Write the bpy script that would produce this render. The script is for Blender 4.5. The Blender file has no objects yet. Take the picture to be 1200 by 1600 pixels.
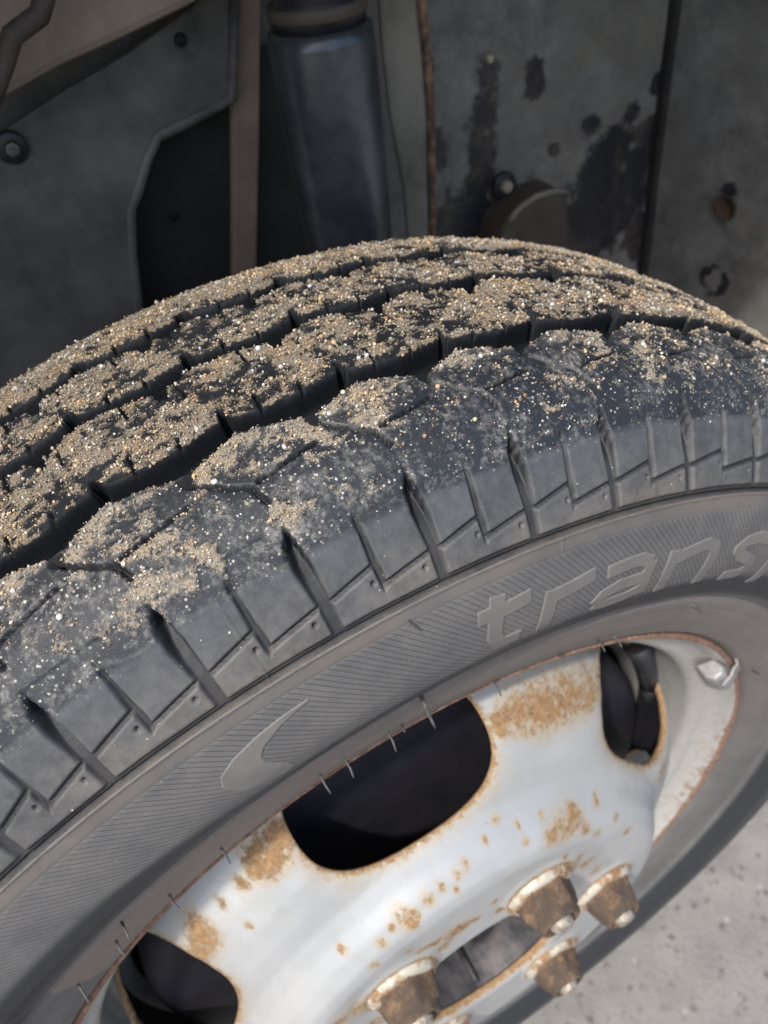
import bpy, bmesh, math
import numpy as np
from mathutils import Matrix, Vector
rng = np.random.default_rng(7)
PI = math.pi
RAD = math.radians
sc = bpy.context.scene
col = sc.collection

# ------------------------------------------------------------ camera, sky, sun, exposure
ZH = 0.325                                   # height of the wheel centre above the ground
cd = bpy.data.cameras.new('camera'); cam = bpy.data.objects.new('camera', cd); col.objects.link(cam)
Rt = ((0.46593, 0.87647, -0.12127), (0.58067, -0.4063, -0.70551), (-0.66763, 0.2583, -0.69825))
M = Matrix.Identity(4)
for i in range(3):
    M[i][0] = Rt[0][i]; M[i][1] = -Rt[1][i]; M[i][2] = -Rt[2][i]
M[0][3], M[1][3], M[2][3] = 0.13477, -0.05181, 0.44475 + ZH
cam.matrix_world = M
cd.sensor_fit = 'HORIZONTAL'; cd.sensor_width = 36; cd.lens = 36 * 1188.5 / 1200
cd.clip_start = 0.01; cd.clip_end = 200
cd.dof.use_dof = True; cd.dof.focus_distance = 0.205; cd.dof.aperture_fstop = 20
sc.camera = cam
SUN = Vector((0.34, -0.45, 0.85)).normalized()      # towards the sun
w = bpy.data.worlds.new('World'); sc.world = w; w.use_nodes = True
nt = w.node_tree; bgn = nt.nodes['Background']; sky = nt.nodes.new('ShaderNodeTexSky')
sky.sky_type = 'NISHITA'; sky.sun_disc = False
sky.sun_elevation = math.asin(SUN.z); sky.sun_rotation = math.atan2(SUN.x, SUN.y)
sky.air_density = 1.0; sky.dust_density = 3.0; sky.ozone_density = 1.0
nt.links.new(sky.outputs[0], bgn.inputs[0]); bgn.inputs[1].default_value = 0.15
sd = bpy.data.lights.new('sun', 'SUN'); sd.energy = 2.8; sd.angle = RAD(3); sd.color = (1, .96, .9)
so = bpy.data.objects.new('sun', sd); col.objects.link(so); so.rotation_euler = SUN.to_track_quat('Z', 'Y').to_euler()
sc.view_settings.view_transform = 'Standard'; sc.view_settings.look = 'None'
sc.view_settings.exposure = 0.55; sc.view_settings.gamma = 1

# ------------------------------------------------------------ helpers
def tag(o, label=None, cat=None, group=None, kind=None):
    for k, v in (('label', label), ('category', cat), ('group', group), ('kind', kind)):
        if v: o[k] = v
    return o
def empty(name, loc=(0, 0, 0)):
    o = bpy.data.objects.new(name, None); col.objects.link(o); o.location = loc; o.empty_display_size = .02
    return o
def link(name, me, mat=None, parent=None, loc=(0, 0, ZH)):
    o = bpy.data.objects.new(name, me); col.objects.link(o)
    if mat: me.materials.append(mat)
    if parent is not None:
        o.parent = parent
        pl = Vector((0, 0, 0)); q = parent
        while q is not None: pl = pl + Vector(q.location); q = q.parent
        o.location = Vector(loc) - pl
    else: o.location = loc
    return o
def mesh_np(name, V, F, smooth=True, attrs=None):
    V = np.asarray(V, np.float32); F = np.asarray(F, np.int32)
    me = bpy.data.meshes.new(name); n = F.shape[1]
    me.vertices.add(len(V)); me.vertices.foreach_set('co', V.ravel())
    me.loops.add(F.size); me.loops.foreach_set('vertex_index', F.ravel())
    me.polygons.add(len(F)); me.polygons.foreach_set('loop_start', np.arange(0, F.size, n, dtype=np.int32))
    try: me.polygons.foreach_set('loop_total', np.full(len(F), n, np.int32))
    except Exception: pass
    me.polygons.foreach_set('use_smooth', np.full(len(F), smooth))
    for k, a in (attrs or {}).items():
        a = np.asarray(a, np.float32)
        if a.ndim == 1:
            at = me.attributes.new(k, 'FLOAT', 'POINT'); at.data.foreach_set('value', a)
        else:
            at = me.attributes.new(k, 'FLOAT_COLOR', 'POINT'); at.data.foreach_set('color', np.c_[a, np.ones(len(a))].astype(np.float32).ravel())
    me.update(calc_edges=True); me.validate()
    return me
def bm_mesh(name, bm, smooth=False):
    bmesh.ops.recalc_face_normals(bm, faces=bm.faces)
    me = bpy.data.meshes.new(name); bm.to_mesh(me); bm.free()
    me.polygons.foreach_set('use_smooth', np.full(len(me.polygons), smooth)); return me
def bevel(o, w_=.001, seg=2, ang=35):
    m = o.modifiers.new('b', 'BEVEL'); m.width = w_; m.segments = seg; m.limit_method = 'ANGLE'; m.angle_limit = RAD(ang); m.harden_normals = False
    return o
def grid_faces(nr, nc, close=False):
    r = np.arange(nr - 1)[:, None]; c = np.arange(nc if close else nc - 1)[None, :]; c2 = (c + 1) % nc
    return np.stack([r * nc + c, r * nc + c2, (r + 1) * nc + c2, (r + 1) * nc + c], -1).reshape(-1, 4)
def sstep(a, b, x):
    t = np.clip((x - a) / (b - a), 0, 1); return t * t * (3 - 2 * t)
_L = rng.random((256, 256)).astype(np.float32)
def vnoise(x, y):
    xi = np.floor(x).astype(int); yi = np.floor(y).astype(int); fx = x - xi; fy = y - yi
    fx = fx * fx * (3 - 2 * fx); fy = fy * fy * (3 - 2 * fy)
    g = lambda i, j: _L[i & 255, j & 255]
    return (g(xi, yi) * (1 - fx) + g(xi + 1, yi) * fx) * (1 - fy) + (g(xi, yi + 1) * (1 - fx) + g(xi + 1, yi + 1) * fx) * fy
def fbm(x, y, o=4, g=.5):
    s = 0; a = 1; t = 0
    for k in range(o): s = s + a * vnoise(x * 2 ** k + 17.3 * k, y * 2 ** k + 5.1 * k); t += a; a *= g
    return s / t
def revolve(name, prof, n=192, a0=0, a1=360, flip=False):
    """prof: list of (x, r); axis = X"""
    P = np.array(prof, float); full = abs(a1 - a0 - 360) < 1e-6
    th = np.radians(np.linspace(a0, a1, n, endpoint=not full))
    V = np.stack([np.repeat(P[:, 0], n), (P[:, 1][:, None] * np.sin(th)).ravel(), (P[:, 1][:, None] * np.cos(th)).ravel()], 1)
    F = grid_faces(len(P), n, full)
    if flip: F = F[:, ::-1]
    return mesh_np(name, V, F)
def dense(prof, ds=.0015, sm=2):
    P = np.array(prof, float); S = np.r_[0, np.cumsum(np.hypot(*np.diff(P, axis=0).T))]
    q = np.linspace(0, S[-1], max(3, int(S[-1] / ds))); x = np.interp(q, S, P[:, 0]); r = np.interp(q, S, P[:, 1])
    k = np.array([1, 2, 1]) / 4
    for _ in range(sm):
        x[1:-1] = np.convolve(x, k, 'valid'); r[1:-1] = np.convolve(r, k, 'valid')
    return np.stack([x, r], 1)
def tube_mesh(name, pts, rad, n=8, cap=True):
    pts = [Vector(p) for p in pts]; V = []; F = []
    rad = rad if hasattr(rad, '__len__') else [rad] * len(pts)
    for i, p in enumerate(pts):
        d = (pts[min(i + 1, len(pts) - 1)] - pts[max(i - 1, 0)]).normalized()
        u = d.cross(Vector((.31, .2, 1))).normalized(); v = d.cross(u)
        for k in range(n):
            a = 2 * PI * k / n; V.append(p + rad[i] * (math.cos(a) * u + math.sin(a) * v))
    for i in range(len(pts) - 1):
        for k in range(n):
            F.append((i * n + k, i * n + (k + 1) % n, (i + 1) * n + (k + 1) % n, (i + 1) * n + k))
    me = bpy.data.meshes.new(name)
    if cap: F += [tuple(range(n))[::-1], tuple(range((len(pts) - 1) * n, len(pts) * n))]
    me.from_pydata([tuple(v) for v in V], [], F); me.polygons.foreach_set('use_smooth', [len(p.vertices) == 4 for p in me.polygons])
    return me
def plate_mesh(name, X, yz, th, lip=None):
    """polygon in the y-z plane at x = X, extruded th metres away from the viewer"""
    bm = bmesh.new(); vs = [bm.verts.new((X, y, z)) for y, z in yz]; f = bm.faces.new(vs)
    r = bmesh.ops.extrude_face_region(bm, geom=[f])
    for v in r['geom']:
        if isinstance(v, bmesh.types.BMVert): v.co.x -= th
    return bm_mesh(name, bm)
def box_mesh(name, lo, hi):
    bm = bmesh.new(); bmesh.ops.create_cube(bm, size=1)
    for v in bm.verts: v.co = Vector([(lo[i] + hi[i]) / 2 + v.co[i] * (hi[i] - lo[i]) for i in range(3)])
    return bm_mesh(name, bm)

# ------------------------------------------------------------ materials
class N:
    def __init__(s, name):
        s.m = bpy.data.materials.new(name); s.m.use_nodes = True; s.t = s.m.node_tree; s.b = s.t.nodes['Principled BSDF']
    def new(s, ty, **k):
        n = s.t.nodes.new('ShaderNode' + ty)
        for a, v in k.items(): setattr(n, a, v)
        return n
    def l(s, a, b): s.t.links.new(a, b)
    def attr(s, n): return s.new('Attribute', attribute_name=n).outputs['Fac']
    def attrc(s, n): return s.new('Attribute', attribute_name=n).outputs['Color']
    def obj(s): return s.new('TexCoord').outputs['Object']
    def noise(s, scale, detail=6, rough=.6, vec=None, dist=0):
        n = s.new('TexNoise'); n.inputs['Scale'].default_value = scale; n.inputs['Detail'].default_value = detail
        n.inputs['Roughness'].default_value = rough; n.inputs['Distortion'].default_value = dist
        s.l(vec if vec is not None else s.obj(), n.inputs['Vector']); return n.outputs['Fac']
    def voro(s, scale, vec=None, feat='F1', out='Distance'):
        n = s.new('TexVoronoi', feature=feat); n.inputs['Scale'].default_value = scale
        s.l(vec if vec is not None else s.obj(), n.inputs['Vector']); return n.outputs[out]
    def ramp(s, f, *st):
        n = s.new('ValToRGB'); e = n.color_ramp.elements
        while len(e) < len(st): e.new(.5)
        for i, (p, c) in enumerate(st):
            e[i].position = p; e[i].color = (c, c, c, 1) if not hasattr(c, '__len__') else (*c, 1)
        s.l(f, n.inputs[0]); return n.outputs[0]
    def mix(s, f, a, b, ty='MIX'):
        n = s.new('Mix', data_type='RGBA', blend_type=ty)
        for k, v in ((0, f), (6, a), (7, b)):
            if hasattr(v, 'links'): s.l(v, n.inputs[k])
            elif hasattr(v, '__len__'): n.inputs[k].default_value = (*v, 1)
            else: n.inputs[k].default_value = v if k == 0 else (v, v, v, 1)
        return n.outputs[2]
    def math(s, op, a, b=0, c=None):
        n = s.new('Math', operation=op)
        for i, v in enumerate((a, b) if c is None else (a, b, c)):
            if hasattr(v, 'links'): s.l(v, n.inputs[i])
            else: n.inputs[i].default_value = v
        return n.outputs[0]
    def bump(s, h, strength=.3, dist=.001, prev=None):
        n = s.new('Bump'); n.inputs['Strength'].default_value = strength; n.inputs['Distance'].default_value = dist
        s.l(h, n.inputs['Height'])
        if prev is not None: s.l(prev, n.inputs['Normal'])
        return n.outputs[0]
    def out(s, col_=None, rough=None, normal=None, metal=None, spec=None):
        for k, v in (('Base Color', col_), ('Roughness', rough), ('Normal', normal), ('Metallic', metal), ('Specular IOR Level', spec)):
            if v is None: continue
            if hasattr(v, 'links'): s.l(v, s.b.inputs[k])
            elif hasattr(v, '__len__'): s.b.inputs[k].default_value = (*v, 1)
            else: s.b.inputs[k].default_value = v
        return s.m

def m_tread():
    n = N('tread_rubber')
    big = n.noise(60, 5, .65); fine = n.noise(900, 4, .7); mid = n.noise(240, 5, .7)
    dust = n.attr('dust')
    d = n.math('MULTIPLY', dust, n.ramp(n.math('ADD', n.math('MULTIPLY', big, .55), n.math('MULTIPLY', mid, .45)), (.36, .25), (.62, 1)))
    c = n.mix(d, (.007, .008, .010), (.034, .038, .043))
    # pale smears and dried specks on the worn shoulder
    sm = n.math('MULTIPLY', n.attr('smear'), n.ramp(n.noise(260, 9, .8), (.5, 0), (.66, 1)))
    c = n.mix(sm, c, (.36, .34, .31))
    sp = n.math('MULTIPLY', n.attr('smear'), n.ramp(n.voro(620), (.12, 1), (.22, 0)))
    sp = n.math('MULTIPLY', sp, n.ramp(n.noise(130, 3), (.5, 0), (.6, 1)))
    c = n.mix(sp, c, (.48, .45, .38))
    # bed of fine sand
    g = n.ramp(n.noise(1500, 3, .8), (.3, (.07, .058, .044)), (.5, (.22, .18, .13)), (.72, (.40, .345, .26)))
    g = n.mix(n.ramp(n.noise(90, 3), (.4, 0), (.65, .5)), g, (.21, .165, .12))
    s = n.ramp(n.math('ADD', n.attr('sand'), n.math('MULTIPLY', n.math('SUBTRACT', n.noise(620, 6, .8), .5), 1.9)), (.44, 0), (.72, .9))
    c = n.mix(s, c, g)
    r = n.mix(s, n.ramp(fine, (.3, .42), (.7, .62)), .95)
    b = n.bump(n.noise(1400, 4, .8), .5, .0005); b = n.bump(mid, .35, .0006, b)
    return n.out(c, n.mix(n.ramp(dust, (.0, 1), (.25, 0)), r, .72), b, spec=.12)
def m_side():
    n = N('sidewall_rubber')
    big = n.noise(45, 6, .65); mid = n.noise(300, 5, .7)
    c = n.mix(n.ramp(big, (.35, 0), (.65, 1)), (.088, .088, .090), (.128, .124, .118))
    c = n.mix(n.attr('bead'), c, n.mix(n.ramp(mid, (.3, 0), (.7, 1)), (.155, .125, .106), (.21, .18, .157)))
    c = n.mix(n.attr('brown'), c, (.15, .125, .10))
    c = n.mix(n.math('MULTIPLY', n.ramp(mid, (.56, 0), (.75, .5)), .6), c, (.05, .05, .055))
    sp = n.math('MULTIPLY', n.ramp(n.voro(330), (.035, 1), (.06, 0)), n.ramp(n.noise(70, 2), (.55, 0), (.6, 1)))
    c = n.mix(sp, c, (.5, .47, .42))
    c = n.mix(n.attr('deep'), c, (.024, .026, .030))  # painted shade under the sidewall bulge; lower sidewall darker too
    # fine moulded ridges: log spiral at 45 degrees, one every half degree
    x = n.new('SeparateXYZ'); n.l(n.obj(), x.inputs[0])
    th = n.math('ARCTAN2', x.outputs['Y'], x.outputs['Z'])
    rr = n.math('SQRT', n.math('ADD', n.math('MULTIPLY', x.outputs['Y'], x.outputs['Y']), n.math('MULTIPLY', x.outputs['Z'], x.outputs['Z'])))
    ph = n.math('FRACT', n.math('MULTIPLY', n.math('ADD', th, n.math('LOGARITHM', rr, math.e)), 720 / (2 * PI)))
    rd = n.ramp(ph, (0, 0), (.12, 1), (.86, .8), (1, 0))
    rd = n.math('MULTIPLY', rd, n.attr('ridge'))
    line = n.math('MULTIPLY', n.attr('ridge'), n.ramp(ph, (0, 1), (.10, 0), (.9, 0), (1, 1)))
    c = n.mix(n.math('MULTIPLY', line, .35), c, (.05, .05, .052))
    b = n.bump(rd, .55, .0007); b = n.bump(mid, .18, .0005, b); b = n.bump(n.noise(1300, 3), .2, .0002, b)
    return n.out(c, n.ramp(mid, (.3, .55), (.7, .72)), b, spec=.4)
def m_letter():
    n = N('letter_rubber'); mid = n.noise(300, 5, .7)
    c = n.mix(n.ramp(n.noise(60, 5), (.35, 0), (.65, 1)), (.118, .117, .113), (.155, .149, .138))
    return n.out(c, .62, n.bump(mid, .15, .0004), spec=.4)
def m_simple(name, c1, c2, scale=80, rough=.6, metal=0, bump=.2, spec=.5, detail=6, lo=.35, hi=.65, bd=.001):
    n = N(name); f = n.noise(scale, detail, .65)
    return n.out(n.mix(n.ramp(f, (lo, 0), (hi, 1)), c1, c2), rough, n.bump(n.noise(scale * 6, 4), bump, bd), metal, spec)
def m_disc():
    n = N('painted_steel')
    big = n.noise(14, 3); f1 = n.noise(330, 9, .82); f2 = n.noise(45, 5, .6)
    c = n.mix(n.ramp(big, (.4, 0), (.6, 1)), (.385, .40, .405), (.46, .47, .47))
    c = n.mix(n.math('MULTIPLY', n.ramp(n.noise(26, 6, .7), (.5, 0), (.8, 1)), .22), c, (.36, .31, .25))
    c = n.mix(n.math('MULTIPLY', n.ramp(n.attr('rust'), (.02, 0), (.5, 1)), n.ramp(n.noise(60, 6, .7), (.35, .1), (.65, .6))), c, (.40, .315, .21))
    c = n.mix(n.math('MULTIPLY', n.ramp(n.noise(70, 8, .8), (.5, 0), (.72, 1)), .35), c, (.30, .29, .27))
    rs = n.math('ADD', n.attr('rust'), n.math('MULTIPLY', n.math('SUBTRACT', f1, .5), 1.5))
    halo = n.ramp(rs, (.12, 0), (.5, .65))
    c = n.mix(halo, c, (.42, .31, .17))
    k = n.ramp(rs, (.40, 0), (.58, .9))
    rc = n.ramp(n.noise(380, 5, .8), (.3, (.10, .048, .024)), (.5, (.25, .135, .055)), (.7, (.38, .24, .11)))
    c = n.mix(k, c, rc)
    chips = n.math('MULTIPLY', n.ramp(n.voro(75), (.04, 1), (.055, 0)), n.ramp(f2, (.5, 0), (.56, 1)))
    c = n.mix(chips, c, (.2, .19, .19))
    r = n.mix(k, n.ramp(f2, (.3, .29), (.7, .42)), .9)
    b = n.bump(n.math('MULTIPLY', k, n.noise(500, 4)), .5, .001); b = n.bump(f2, .08, .002, b)
    met = n.mix(k, .25, 0.0)
    return n.out(c, r, b, met, .5)
def m_lip():
    n = N('rusty_lip')
    f = n.noise(210, 9, .8)
    pa = n.mix(n.ramp(f, (.45, 0), (.6, 1)), (.40, .395, .375), (.355, .33, .295))
    rc = n.ramp(n.noise(300, 5, .8), (.3, (.07, .038, .026)), (.55, (.22, .125, .085)), (.75, (.42, .29, .22)))
    k = n.ramp(n.math('ADD', n.attr('rust'), n.math('MULTIPLY', n.math('SUBTRACT', f, .5), .9)), (.4, 0), (.52, 1))
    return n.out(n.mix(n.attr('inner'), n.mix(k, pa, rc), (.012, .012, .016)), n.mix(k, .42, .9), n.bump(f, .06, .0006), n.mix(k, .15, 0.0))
def m_rust(name='rust', dark=.6):
    n = N(name); f = n.noise(150, 7, .75)
    c = n.ramp(f, (.3, (.12 * dark, .08 * dark, .055 * dark)), (.48, (.30 * dark, .19 * dark, .115 * dark)), (.6, (.44 * dark, .29 * dark, .17 * dark)), (.75, (.5 * dark, .42 * dark, .34 * dark)))
    c = n.mix(n.ramp(n.noise(75, 5, .7), (.42, .75), (.6, 0)), c, (.075, .06, .05))
    return n.out(c, .85, n.bump(n.noise(500, 6, .8), .8, .0015), .1)
def m_liner():
    n = N('mud_splashed_liner')
    f = n.noise(30, 9, .78, dist=.2); f2 = n.noise(9, 6, .65)
    c = n.mix(n.ramp(f, (.38, 0), (.62, 1)), (.12, .12, .113), (.25, .248, .23))
    c = n.mix(n.ramp(f2, (.45, 0), (.62, .6)), c, (.175, .168, .15))
    k = n.ramp(n.math('ADD', n.attr('stain'), n.math('MULTIPLY', n.math('SUBTRACT', n.noise(55, 8, .7), .5), 1.5)), (.36, 0), (.54, 1))
    c = n.mix(k, c, (.026, .026, .031))
    c = n.mix(n.math('MULTIPLY', n.ramp(n.noise(24, 8, .75), (.5, 0), (.7, 1)), .5), c, (.17, .135, .095))
    sp = n.math('MULTIPLY', n.ramp(n.voro(120), (.05, 1), (.09, 0)), .25)
    c = n.mix(sp, c, (.18, .17, .15))
    return n.out(c, n.mix(k, .75, .45), n.bump(n.noise(300, 5), .3, .001), spec=.4)
def m_concrete():
    n = N('pale_concrete')
    f = n.noise(30, 9, .7); f2 = n.noise(5, 5, .6)
    c = n.mix(n.ramp(f, (.35, 0), (.65, 1)), (.25, .236, .218), (.41, .388, .36))
    c = n.mix(n.ramp(f2, (.4, 0), (.7, .5)), c, (.36, .34, .32))
    c = n.mix(n.math('MULTIPLY', n.ramp(n.voro(85), (.18, .9), (.36, 0)), n.ramp(n.noise(60, 4), (.44, 0), (.54, 1))), c, (.17, .155, .145))
    c = n.mix(n.math('MULTIPLY', n.ramp(n.noise(60, 8, .85), (.52, 0), (.64, 1)), .75), c, (.16, .15, .14))
    c = n.mix(n.math('MULTIPLY', n.ramp(n.voro(38), (.05, 1), (.10, 0)), .5), c, (.62, .60, .56))
    vc = n.new('TexVoronoi', feature='DISTANCE_TO_EDGE'); vc.inputs['Scale'].default_value = 4.5
    wv = n.new('VectorMath', operation='ADD'); nn = n.new('TexNoise'); nn.inputs['Scale'].default_value = 12; nn.inputs['Detail'].default_value = 6
    n.l(n.obj(), nn.inputs['Vector']); ms = n.new('VectorMath', operation='SCALE'); n.l(nn.outputs['Color'], ms.inputs[0]); ms.inputs['Scale'].default_value = .12
    n.l(n.obj(), wv.inputs[0]); n.l(ms.outputs[0], wv.inputs[1]); n.l(wv.outputs[0], vc.inputs['Vector'])
    cr = n.ramp(vc.outputs['Distance'], (.002, 1), (.008, 0))
    c = n.mix(n.math('MULTIPLY', cr, .5), c, (.14, .13, .12))
    st = n.math('MULTIPLY', n.ramp(n.noise(9, 3), (.66, 0), (.72, 1)), .7)
    c = n.mix(st, c, (.13, .09, .07))
    return n.out(c, .9, n.bump(n.noise(260, 8, .8), .9, .004), spec=.3)
def m_sand():
    n = N('sand_grains')
    return n.out(n.mix(.25, n.attrc('grain'), n.ramp(n.noise(2500, 2), (.35, .15), (.65, .75)), 'OVERLAY'), .8, spec=.4)
MAT = dict(tread=m_tread(), side=m_side(), letter=m_letter(), disc=m_disc(), lip=m_lip(), rust=m_rust(), liner=m_liner(), conc=m_concrete(), sand=m_sand(),
    hair=m_simple('rubber_hair', (.05, .05, .052), (.10, .10, .10), 400, .6),
    black=m_simple('black_rubber', (.012, .012, .014), (.03, .03, .034), 90, .45, bump=.1),
    hub=m_simple('greasy_hub', (.035, .036, .042), (.115, .105, .105), 110, .5, .4),
    drum=m_simple('dark_brake_drum', (.006, .007, .012), (.016, .014, .022), 60, .7, .1),
    zinc=m_simple('zinc_weight', (.20, .195, .19), (.36, .355, .35), 110, .55, .4),
    stud=m_simple('stud_tip', (.22, .17, .12), (.55, .52, .46), 420, .5, .5, bump=.4),
    washer=m_simple('washer_metal', (.30, .17, .08), (.56, .52, .43), 120, .55, .3, lo=.42, hi=.56),
    nut=m_rust('nut_rust', .5), brown=m_simple('brown_frame_paint', (.22, .17, .125), (.31, .25, .19), 40, .75),
    panel=m_simple('dusty_black_panel', (.040, .038, .037), (.165, .155, .14), 15, .5, bump=.15, detail=8),
    dkpanel=m_simple('dark_panel', (.016, .015, .014), (.030, .028, .026), 30, .7),
    bolt=m_simple('bolt_metal', (.10, .09, .08), (.22, .20, .18), 200, .4, .6),
    boltp=m_simple('pale_bolt', (.35, .30, .2), (.5, .46, .36), 200, .5, .3),
    strut=m_simple('strut_tube', (.055, .065, .073), (.13, .145, .158), 30, .33, .62, bump=.06, detail=8),
    body=m_simple('body_paint', (.55, .56, .57), (.58, .59, .60), 10, .35, .2, bump=.02),
    striprust=m_simple('brown_dusty_steel', (.17, .125, .09), (.26, .205, .155), 30, .7), dkbrown=m_simple('dark_brown_steel', (.05, .04, .032), (.085, .07, .055), 30, .7), olive=m_simple('olive_dusty_steel', (.10, .09, .07), (.24, .225, .185), 16, .7))

# ------------------------------------------------------------ ground
s = 6.0; nx = 140
gx = np.linspace(-s, s, nx); G = np.stack(np.meshgrid(gx, gx, indexing='ij'), -1).reshape(-1, 2)
ground = link('ground', mesh_np('ground', np.c_[G, np.zeros(len(G))], grid_faces(nx, nx)[:, ::-1]), MAT['conc'], loc=(0, 0, 0))
tag(ground, kind='structure')

# ------------------------------------------------------------ wheel
wheel = empty('wheel', (-.07, 0, 0))
tag(wheel, 'turned-out van wheel with sandy black tyre on a rusty silver steel rim', 'wheel')
tyre = empty('tyre', (-.07, 0, ZH)); tyre.parent = wheel; tyre.location = (0, 0, ZH)

half = [(-.0040,.1985),(.0030,.2030),(.0070,.213),(.0100,.226),(.0092,.2285),(.0120,.2325),(.0165,.2400),(.0198,.2475),(.0212,.2555),(.0208,.262),(.0195,.270),(.0172,.2785),(.0155,.2834),(.0150,.2855),(.0098,.2945),(.0035,.3045),(-.0010,.3100),(-.0050,.3140),(-.0120,.3175),(-.0250,.3205),(-.0460,.3228),(-.070,.3240)]
PR = np.array(half + [(-.14 - x, r) for x, r in half[::-1][1:]])
SS = np.r_[0, np.cumsum(np.hypot(*np.diff(PR, axis=0).T))]
q = np.arange(0, SS[-1], .0004)
def gs(v, sg):
    k = np.exp(-.5 * (np.arange(-12, 13) / sg) ** 2); k /= k.sum(); return np.convolve(np.pad(v, 12, mode='reflect', reflect_type='odd'), k, 'valid')
fx, fr = gs(np.interp(q, SS, PR[:, 0]), 3.0), gs(np.interp(q, SS, PR[:, 1]), 3.0)
# row positions: fine where the photograph shows moulded detail
def rowstep(x, r, s_):
    if s_ < .03 * 1: return .0009
    if x > -.0475: return .00045 if r > .2815 else .0007
    if x > -.112: return .00045
    if r > .30: return .0011
    return .005
rows = [0.0]
while rows[-1] < q[-1] - .0005:
    x_, r_ = np.interp(rows[-1], q, fx), np.interp(rows[-1], q, fr); rows.append(rows[-1] + rowstep(x_, r_, rows[-1]))
rows = np.array(rows[:-1]); bx = np.interp(rows, q, fx); br = np.interp(rows, q, fr)
tx, tr_ = np.gradient(bx, rows), np.gradient(br, rows); nl = np.hypot(tx, tr_); nxn, nrn = -(-tr_ / nl), -(tx / nl)   # outward normal (x, r)
top = np.argmax(br)
if nrn[top] < 0: nxn, nrn = -nxn, -nrn
# columns
dn = .00048 / .31
thc = np.r_[np.arange(RAD(-40), RAD(64), dn), np.linspace(RAD(64), RAD(320), 420)[:-1]]
NR, NC = len(rows), len(thc)
TH0 = np.radians([-24.2, -18.38, -11.6, -4.65, 1.86, 7.96, 13.95, 20.26, 27.22])
kk = np.r_[np.arange(-30, 0), np.arange(9), np.arange(9, 60)]
tt = np.r_[TH0[0] + RAD(6.4) * np.arange(-30, 0), TH0, TH0[-1] + RAD(6.6) * np.arange(1, 52)]
Uc = np.interp(thc, tt, kk)
def pw(f, pts):                                        # periodic piecewise-linear function of the pitch fraction
    a = np.array(pts); return np.interp(f, np.r_[a[:, 0] - 1, a[:, 0], a[:, 0] + 1], np.r_[a[:, 1], a[:, 1], a[:, 1]])
X = bx[:, None] * 1000; R_ = br[:, None] * 1000; U = Uc[None, :]; fr_ = U % 1.0; TH = thc[None, :]
P = RAD(6.45) * R_                                      # mm per pitch at this row
crown = (R_ > 313.5)
jit = (fbm(U * 2.5, X * .06, 2) - .5) * .45                # edges are a little ragged
h = np.zeros((NR, NC)); clean = np.zeros((NR, NC), np.float32)
def carve(d, depth, wall=.9):                           # d: signed distance inside the cut, mm
    global h
    c_ = -depth * sstep(-.15, wall, d); h = np.minimum(h, c_)
G1F = [(0.0, -46.2), (.035, -45.2), (.055, -41.2), (.12, -39.8), (.30, -38.8), (.55, -38.4), (.66, -39.2), (.97, -41.3), (.985, -44.5)]
G1N = [(.02, -33.8), (.25, -32.2), (.47, -29.6), (.515, -29.0), (.53, -25.0), (.60, -24.0), (.625, -28.0), (.8, -30.6), (.95, -33.0)]
G2F = [(.03, -80.6), (.06, -79), (.09, -75.6), (.27, -74.7), (.45, -73.5), (.63, -73.0), (.97, -75.4), (.985, -79)]
G2N = [(.08, -69.6), (.38, -68.3), (.6, -66.0), (.655, -65.5), (.67, -61.4), (.74, -60.9), (.76, -64.6), (.95, -68.5)]
G3F = [(.23, -110), (.27, -108.6), (.29, -105.8), (.5, -103.6), (.8, -103.0), (1.14, -105.4), (1.17, -109)]
G3N = [(.24, -99.1), (.5, -96.7), (.72, -95.0), (.745, -91.4), (.82, -91.0), (.84, -94.4), (1.1, -98.2)]
for F_, N_ in ((G1F, G1N), (G2F, G2N), (G3F, G3N)):
    F_ = [(a % 1, b) for a, b in F_]; N_ = [(a % 1, b) for a, b in N_]; F_.sort(); N_.sort()
    d = np.minimum(X + jit - pw(fr_, F_), pw(fr_, N_) - X + jit); carve(np.where(crown, d + .15, -9), 7.8, 2.0)
def seg(u0, x0, u1, x1, wd, depth, dens=None):          # sipe between two (pitch, x) points repeated every pitch
    du = (fr_ - u0 + .35) % 1 - .35; ax = du * P; bxx = (u1 - u0) * P; dx = X - x0; L = bxx ** 2 + (x1 - x0) ** 2
    t = np.clip((ax * bxx + dx * (x1 - x0)) / L, 0, 1); d = wd / 2 - np.hypot(ax - t * bxx, dx - t * (x1 - x0))
    carve(np.where(crown | (R_ > 311), d + jit * .5, -9), depth, .5)
seg(.57, -24.8, .80, -18.0, 1.5, 4.0); seg(.80, -18.0, .92, -15.4, 1.4, 3.8); seg(.92, -15.4, .97, -10.0, 1.7, 3.2)
seg(-.01, -15.9, .50, -19.3, 1.4, 3.6)
for u0, x0, x1 in ((.29, -38.0, -46.5), (.64, -38.0, -43.5), (.33, -72.5, -79), (.64, -71.5, -77), (.85, -63.5, -58), (.4, -68.0, -61), (.5, -96.5, -91), (.0, -98.5, -92), (.55, -101.5, -108), (.85, -101.5, -107)):
    seg(u0, x0, u0 + .015, x1, 1.0, 2.6)
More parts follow.
